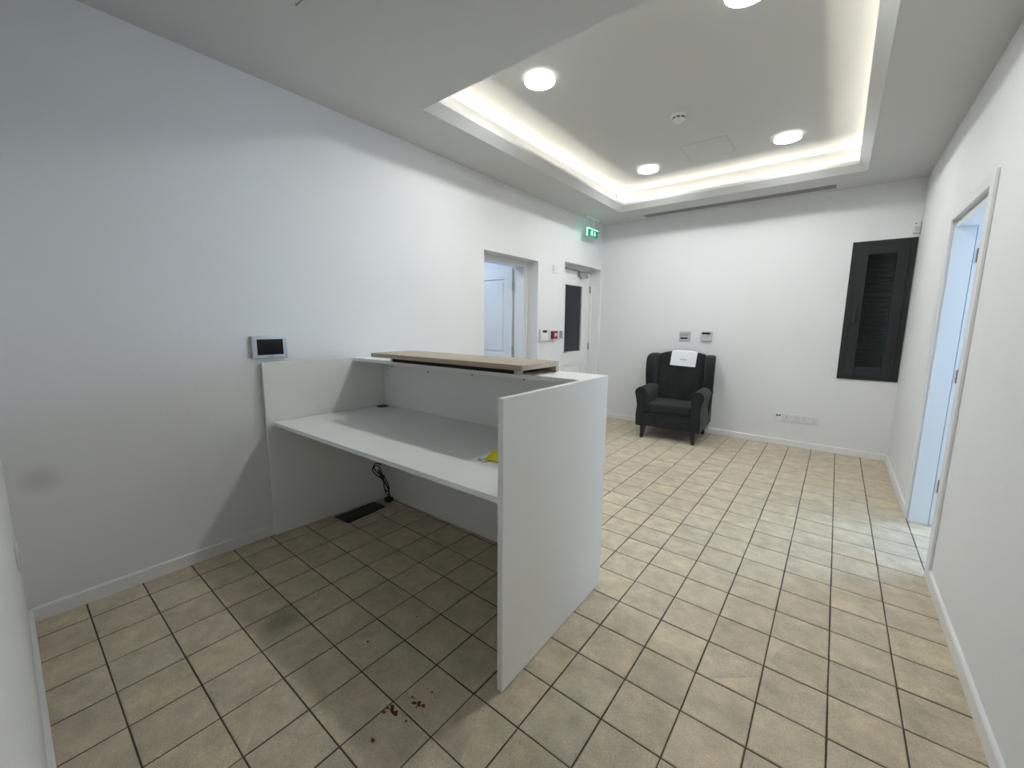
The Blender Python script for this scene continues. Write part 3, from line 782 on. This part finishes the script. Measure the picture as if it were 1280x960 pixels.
# ------------------------------------------------------------------ ceiling fittings
LX, LY = (-1.015, 0.225), (1.510, 3.540)
names = {(0, 0): 'round downlight nearest the camera on the left of the ceiling tray', (1, 0): 'round downlight cut off by the top edge of the photo',
         (0, 1): 'far left round downlight in the ceiling tray', (1, 1): 'far right round downlight in the ceiling tray'}
for i, x in enumerate(LX):
    for j, y in enumerate(LY):
        t = thing('downlight', names[i, j], 'ceiling light', (x, y, ZU), 0, 'downlights in the ceiling tray')
        bm = new(); cyl(bm, (0, 0, -0.0255), 0.104, 0.006, 2, 48); obj('glass_disc', bm, M_rim, t)
        bm = new(); cyl(bm, (0, 0, -0.0270), 0.100, 0.0015, 2, 48); obj('diffuser', bm, M_lamp, t)
        sl = bpy.data.lights.new('downlight_lamp', 'SPOT'); sl.energy = DOWN_WATT; sl.color = DOWN_COL; sl.spot_size = math.radians(156); sl.spot_blend = 0.35; sl.shadow_soft_size = 0.05
        so = bpy.data.objects.new('downlight_lamp', sl); so.location = (x, y, ZU - 0.034); SC.collection.objects.link(so)
        bm = new(); cyl(bm, (0, 0, -0.0195), 0.064, 0.019, 2, 40); obj('lamp_body', bm, M_lampin, t)
        bm = new(); ring(bm, (0, 0, -0.0003), 0.066, 0.078, 0.004); obj('trim_ring', bm, M_trimw, t)
t = thing('smoke_detector', 'white smoke detector in the middle of the ceiling tray', 'smoke detector', (-0.425, 2.610, ZU))
bm = new(); cyl(bm, (0, 0, -0.016), 0.062, 0.0155, 2, 32, 0.066); obj('base', bm, M_plast, t)
bm = new(); cyl(bm, (0, 0, -0.044), 0.034, 0.016, 2, 32, 0.050); cyl(bm, (0, 0, -0.0280), 0.044, 0.0115, 2, 24); obj('sensor_head', bm, M_plast, t)
for k in range(8):
    a_ = k * PI / 4 + 0.2; bm = new()
    c = (0.0460 * math.cos(a_), 0.0460 * math.sin(a_))
    d = Vector((-math.sin(a_), math.cos(a_))) * 0.009; n_ = Vector((math.cos(a_), math.sin(a_))) * 0.003
    prism(bm, [(c[0] - d.x - n_.x, c[1] - d.y - n_.y), (c[0] + d.x - n_.x, c[1] + d.y - n_.y), (c[0] + d.x + n_.x, c[1] + d.y + n_.y), (c[0] - d.x + n_.x, c[1] - d.y + n_.y)], 2, -0.0265, -0.0175)
    obj('slot', bm, M_black, t)

def hatch(x0, x1, y0, y1, z, label):
    t = thing('access_hatch', label, 'ceiling hatch', ((x0 + x1) / 2, (y0 + y1) / 2, z))
    g = 0.003
    bm = new()
    box(bm, (x0, y0, z - 0.0008), (x1, y0 + g, z - 0.0001)); box(bm, (x0, y1 - g, z - 0.0008), (x1, y1, z - 0.0001))
    box(bm, (x0, y0 + g, z - 0.0008), (x0 + g, y1 - g, z - 0.0001)); box(bm, (x1 - g, y0 + g, z - 0.0008), (x1, y1 - g, z - 0.0001))
    obj('joint', bm, M_grille, t, world=True)
    bm = new(); box(bm, (x0 + g, y0 + g, z - 0.0012), (x1 - g, y1 - g, z - 0.0001)); obj('hatch_panel', bm, M_ceil, t, world=True)
hatch(-0.600, -0.196, 3.205, 3.615, ZU, 'flush square access hatch beside the far downlights of the ceiling tray')
bm = new(); tube(bm, [(-1.305, 0.020, H - 0.001), (-1.285, 0.021, H - 0.004), (-1.24, 0.022, H - 0.004), (-1.18, 0.022, H - 0.0015)], 0.0022, 6)
tag(obj('wire_end', bm, M_grille), 'short thin grey wire end on the ceiling at the top edge of the photo', 'wire')

# linear slot grille
t = thing('linear_grille', 'long grey linear air grille in the ceiling near the far wall', 'air grille', (-0.40, 4.47, H))
gx0, gx1, gy0, gy1 = -1.385, 0.583, 4.405, 4.535
bm = new()
box(bm, (gx0, gy0, H - 0.004), (gx1, gy0 + 0.010, H - 0.0002)); box(bm, (gx0, gy1 - 0.010, H - 0.004), (gx1, gy1, H - 0.0002))
box(bm, (gx0, gy0 + 0.010, H - 0.004), (gx0 + 0.010, gy1 - 0.010, H - 0.0002)); box(bm, (gx1 - 0.010, gy0 + 0.010, H - 0.004), (gx1, gy1 - 0.010, H - 0.0002))
obj('grille_frame', bm, M_grille, t, world=True)
bm = new(); box(bm, (gx0 + 0.010, gy0 + 0.010, H - 0.001), (gx1 - 0.010, gy1 - 0.010, H - 0.0002)); obj('backing', bm, M_dark, t, world=True)
for k in range(6):
    y = gy0 + 0.018 + k * 0.0175
    bm = new(); prism(bm, [(y, H - 0.001), (y + 0.006, H - 0.006), (y + 0.009, H - 0.006), (y + 0.003, H - 0.001)], 0, gx0 + 0.010, gx1 - 0.010); obj('slat', bm, M_grille, t, world=True)

# ------------------------------------------------------------------ exit sign hanging near the far left corner
t = thing('exit_sign', 'green lit emergency exit sign hanging from the ceiling above the glazed door', 'exit sign', (-1.945, 4.11, 2.66))
sx, y0, y1, z0, z1 = -1.945, 3.965, 4.262, 2.530, 2.622
bm = new(); box(bm, (sx - 0.004, y0, z0), (sx + 0.004, y1, z1)); obj('sign_plate', bm, M_green, t, world=True)
bm = new(); box(bm, (sx - 0.007, y0 - 0.006, z1), (sx + 0.007, y1 + 0.004, z1 + 0.006)); box(bm, (sx - 0.007, y0 - 0.006, z0), (sx + 0.007, y0, z1)); obj('lit_edge', bm, M_signedge, t, world=True)
def rect(bm, a, b, c, d): box(bm, (sx + 0.004, a, c), (sx + 0.0055, b, d))
bm = new()   # running figure
cy_ = y0 + 0.110; cz_ = (z0 + z1) / 2
cyl(bm, (sx + 0.004, cy_ + 0.006, cz_ + 0.029), 0.0075, 0.0015, 0, 12)
def limb(bm, p, q, w):
    p = Vector(p); q = Vector(q); d = (q - p).normalized(); n_ = Vector((-d.y, d.x)) * w
    prism(bm, [tuple(p + n_), tuple(q + n_), tuple(q - n_), tuple(p - n_)], 0, sx + 0.004, sx + 0.0055)
for p_, q_, w_ in (((0.003, 0.020), (-0.003, -0.004), 0.0070), ((-0.003, -0.004), (0.013, -0.014), 0.0042), ((0.013, -0.014), (0.010, -0.032), 0.0036),
                   ((-0.004, -0.004), (-0.009, -0.020), 0.0042), ((-0.009, -0.020), (-0.023, -0.025), 0.0034), ((0.003, 0.018), (0.018, 0.008), 0.0030), ((0.001, 0.018), (-0.016, 0.012), 0.0030), ((-0.016, 0.012), (-0.019, 0.000), 0.0028)):
    limb(bm, (cy_ + p_[0], cz_ + p_[1]), (cy_ + q_[0], cz_ + q_[1]), w_)
rect(bm, cy_ + 0.026, cy_ + 0.032, cz_ - 0.036, cz_ + 0.036)
obj('running_figure', bm, M_signw, t, world=True)
bm = new(); cy_ = y0 + 0.200
limb(bm, (cy_, cz_ + 0.030), (cy_, cz_ - 0.006), 0.007)
prism(bm, [(cy_ - 0.024, cz_ - 0.002), (cy_ + 0.024, cz_ - 0.002), (cy_, cz_ - 0.032)], 0, sx + 0.004, sx + 0.0055)
obj('arrow', bm, M_signw, t, world=True)
bm = new(); box(bm, (sx - 0.025, y0 - 0.03, H - 0.030), (sx + 0.025, y1 + 0.03, H - 0.0005), 0.004)
obj('mounting_base', bm, M_plast, t, world=True)
M_acr = glass_mat('acrylic', (0.9, 1.0, 0.97))
for y in (4.02, 4.21):
    bm = new(); cyl(bm, (sx, y, z1 + 0.006), 0.003, H - 0.030 - z1 - 0.006, 2, 10); obj('rod', bm, M_grey, t, world=True)
gl_ = bpy.data.lights.new('exit_sign_glow', 'POINT'); gl_.energy = 0.05; gl_.color = (0.1, 1.0, 0.65); gl_.shadow_soft_size = 0.03
go = bpy.data.objects.new('exit_sign_glow', gl_); go.location = (sx - 0.03, y0 - 0.06, 2.585); SC.collection.objects.link(go)

# ------------------------------------------------------------------ fittings on the left wall
def wt(name, label, cat, y, z, group=None): return thing(name, label, cat, (XL, y, z), 0, group)
t = wt('video_intercom', 'silver video intercom monitor with black screen on the left wall above the desk', 'intercom', 0.082, 1.226)
bm = new(); box(bm, (XL, -0.020, 1.157), (XL + 0.026, 0.186, 1.296), 0.006, 2); obj('housing', bm, M_silver, t, world=True)
bm = new(); box(bm, (XL + 0.0255, 0.008, 1.180), (XL + 0.0275, 0.158, 1.276)); obj('screen', bm, M_screen, t, world=True)
for k in range(5):
    bm = new(); cyl(bm, (XL + 0.0255, 0.172, 1.175 + k * 0.024), 0.0045, 0.003, 0, 12); obj('button', bm, M_grey, t, world=True)
bm = new(); box(bm, (XL + 0.0255, 0.070, 1.1655), (XL + 0.0268, 0.100, 1.1690)); obj('maker_mark', bm, M_ink, t, world=True)
t = wt('light_switch', 'small white switch plate high on the wall between the two left doors', 'switch', 3.373, 2.045)
bm = new(); box(bm, (XL, 3.318, 2.000), (XL + 0.010, 3.426, 2.092), 0.003); obj('plate', bm, M_plast, t, world=True)
bm = new(); box(bm, (XL + 0.0098, 3.35, 2.020), (XL + 0.013, 3.394, 2.072), 0.001); obj('rocker', bm, M_plast, t, world=True)
t = wt('alarm_keypad', 'white alarm keypad with dark display beside the first left door', 'keypad', 3.14, 1.25)
bm = new(); box(bm, (XL, 3.052, 1.178), (XL + 0.030, 3.225, 1.322), 0.008, 2); obj('housing', bm, M_plast, t, world=True)
bm = new(); box(bm, (XL + 0.0295, 3.090, 1.280), (XL + 0.0315, 3.180, 1.306)); obj('display', bm, M_screen, t, world=True)
bm = new(); box(bm, (XL + 0.0295, 3.075, 1.195), (XL + 0.034, 3.205, 1.262), 0.003); obj('keypad_flap', bm, M_plast, t, world=True)
t = wt('fire_call_point', 'red fire alarm call point on the wall between the two left doors', 'call point', 3.35, 1.25)
bm = new(); box(bm, (XL, 3.265, 1.202), (XL + 0.008, 3.445, 1.302), 0.002); obj('back_plate', bm, M_plast, t, world=True)
bm = new(); box(bm, (XL + 0.0078, 3.300, 1.200), (XL + 0.045, 3.405, 1.296), 0.004); obj('housing', bm, M_red, t, world=True)
bm = new(); box(bm, (XL + 0.0445, 3.330, 1.232), (XL + 0.0465, 3.388, 1.268)); obj('push_plate', bm, M_plast, t, world=True)
bm = new(); box(bm, (XL + 0.0463, 3.338, 1.246), (XL + 0.0472, 3.380, 1.252)); obj('mark', bm, M_red, t, world=True)
t = wt('key_switch', 'grey metal switch plate right of the red call point', 'switch', 3.52, 1.25)
bm = new(); box(bm, (XL, 3.462, 1.200), (XL + 0.009, 3.585, 1.300), 0.002); obj('plate', bm, M_plast, t, world=True)
bm = new(); box(bm, (XL + 0.0088, 3.495, 1.203), (XL + 0.0115, 3.570, 1.298), 0.001); obj('metal_cover', bm, M_grille, t, world=True)

# ------------------------------------------------------------------ fittings on the far wall
def ft(name, label, cat, x, z): return thing(name, label, cat, (x, YF, z))
t = ft('control_panel', 'square grey control panel with a black button row, left of the thermostat', 'wall panel', -0.826, 1.239)
bm = new(); box(bm, (-0.898, YF - 0.014, 1.180), (-0.756, YF, 1.300), 0.003); obj('plate', bm, M_plastg, t, world=True)
bm = new(); box(bm, (-0.882, YF - 0.0155, 1.202), (-0.790, YF - 0.0138, 1.224)); obj('button_row', bm, M_black, t, world=True)
for k in range(4):
    bm = new(); box(bm, (-0.882 + k * 0.027, YF - 0.0165, 1.242), (-0.862 + k * 0.027, YF - 0.0138, 1.276)); obj('button', bm, M_grey, t, world=True)
t = ft('thermostat', 'white thermostat with a dark display above the armchair, right one of two', 'thermostat', -0.563, 1.243)
bm = new(); box(bm, (-0.630, YF - 0.022, 1.182), (-0.500, YF, 1.305), 0.004); obj('housing', bm, M_plastg, t, world=True)
bm = new(); box(bm, (-0.616, YF - 0.0235, 1.268), (-0.520, YF - 0.0218, 1.292)); obj('display', bm, M_screen, t, world=True)
bm = new(); cyl(bm, (-0.540, YF - 0.0245, 1.252), 0.006, 0.003, 1, 12); obj('button', bm, M_black, t, world=True)
bm = new(); box(bm, (-0.600, YF - 0.0235, 1.245), (-0.570, YF - 0.0218, 1.249)); obj('mark', bm, M_grey, t, world=True)

def plate(name, label, x0, x1, build, cat='socket', group=None):
    t = thing(name, label, cat, ((x0 + x1) / 2, YF, 0.333), 0, group)
    bm = new(); box(bm, (x0, YF - 0.010, 0.290), (x1, YF, 0.376), 0.002); obj('plate', bm, M_plast, t, world=True)
    build(t, x0, x1)
def data(t, x0, x1):
    for xa in (x0 + 0.020, x0 + 0.045):
        bm = new(); box(bm, (xa, YF - 0.0110, 0.338), (xa + 0.018, YF - 0.0098, 0.356)); obj('port', bm, M_black, t, world=True)
def double(t, x0, x1):
    w = (x1 - x0) / 2
    for k in range(2):
        cx = x0 + w * (k + 0.5) + (-0.008 if k == 0 else 0.008)
        bm = new()
        box(bm, (cx - 0.003, YF - 0.0108, 0.334), (cx + 0.003, YF - 0.0098, 0.346))
        box(bm, (cx - 0.015, YF - 0.0108, 0.314), (cx - 0.008, YF - 0.0098, 0.319)); box(bm, (cx + 0.008, YF - 0.0108, 0.314), (cx + 0.015, YF - 0.0098, 0.319))
        obj('pin_holes', bm, M_black, t, world=True)
        bm = new(); sxx = x0 + w + (-0.012 if k == 0 else 0.012)
        box(bm, (sxx - 0.006, YF - 0.0130, 0.350), (sxx + 0.006, YF - 0.0098, 0.368), 0.001); obj('rocker', bm, M_plast, t, world=True)
plate('data_socket', 'white data socket with two black ports, leftmost low on the far wall', 0.243, 0.328, data)
plate('power_socket', 'white double power socket, middle plate low on the far wall', 0.331, 0.493, double, group='double sockets on the far wall')
plate('power_socket', 'white double power socket, rightmost plate low on the far wall', 0.496, 0.658, double, group='double sockets on the far wall')

t = ft('motion_sensor', 'small white motion sensor in the far right corner above the window', 'motion sensor', 1.232, 2.33)
bm = new(); prism(bm, [(1.206, YF - 0.038), (1.252, YF - 0.044), (1.252, YF), (1.206, YF)], 2, 2.276, 2.384, 0.006, 3)
obj('housing', bm, M_plast, t, smooth=True, world=True)
bm = new(); box(bm, (1.213, YF - 0.0445, 2.357), (1.228, YF - 0.0385, 2.362)); obj('indicator', bm, M_black, t, world=True)
bm = new(); prism(bm, [(1.212, YF - 0.043), (1.246, YF - 0.048), (1.246, YF - 0.040), (1.212, YF - 0.037)], 2, 2.292, 2.335, 0.003, 2); obj('lens', bm, M_plastg, t, smooth=True, world=True)
bm = new(); box(bm, (1.2525, YF - 0.030, 2.262), (XR, YF - 0.008, 2.372), 0.003); obj('bracket', bm, M_plastg, t, world=True)

# switch plate on the back wall close to the left corner
t = thing('light_switch', 'white switch plate on the back wall at the left edge of the photo', 'switch', (-1.60, YB, 0.50))
bm = new(); box(bm, (-1.66, YB, 0.455), (-1.575, YB + 0.009, 0.545), 0.002); obj('plate', bm, M_plast, t, world=True)
bm = new(); box(bm, (-1.64, YB + 0.0088, 0.48), (-1.595, YB + 0.012, 0.52), 0.001); obj('rocker', bm, M_plast, t, world=True)

# ------------------------------------------------------------------ rust-brown specks on the tiles in front of the desk
bm = new(); rd = random.Random(2)
def speck(x, y, r):
    n = 11; ph = rd.uniform(0, 6)
    P = []
    for k in range(n):
        a_ = 2 * PI * k / n; rr = r * (0.65 + 0.5 * rd.random())
        P.append((x + rr * math.cos(a_) * 1.2, y + rr * math.sin(a_)))
    A = [bm.verts.new((*p, 0.0012)) for p in P]; B = [bm.verts.new((*p, -0.0004)) for p in P]
    bm.faces.new(A)
    for k in range(n): bm.faces.new((B[k], B[(k + 1) % n], A[(k + 1) % n], A[k]))
for x, y, r, m_ in ((-0.403, -0.232, 0.006, 7), (-0.342, -0.163, 0.006, 9), (-0.367, -0.228, 0.005, 2), (-0.320, -0.229, 0.0035, 1), (-0.352, -0.341, 0.005, 1),
                    (-0.747, -0.108, 0.004, 1), (-0.703, 0.126, 0.003, 1), (-0.353, -0.092, 0.003, 2), (-0.373, -0.162, 0.003, 3)):
    for k in range(m_):
        s_ = 0 if m_ == 1 else 0.011
        speck(x + rd.gauss(0, s_), y + rd.gauss(0, s_ * 0.7), r * 1.35 * (rd.uniform(0.4, 1.0) if k else 1.0))
o = obj('rust_specks', bm, M_rust, kind='stuff'); tag(o, 'scattered rust-brown specks on the floor tiles in front of the desk', 'stain')
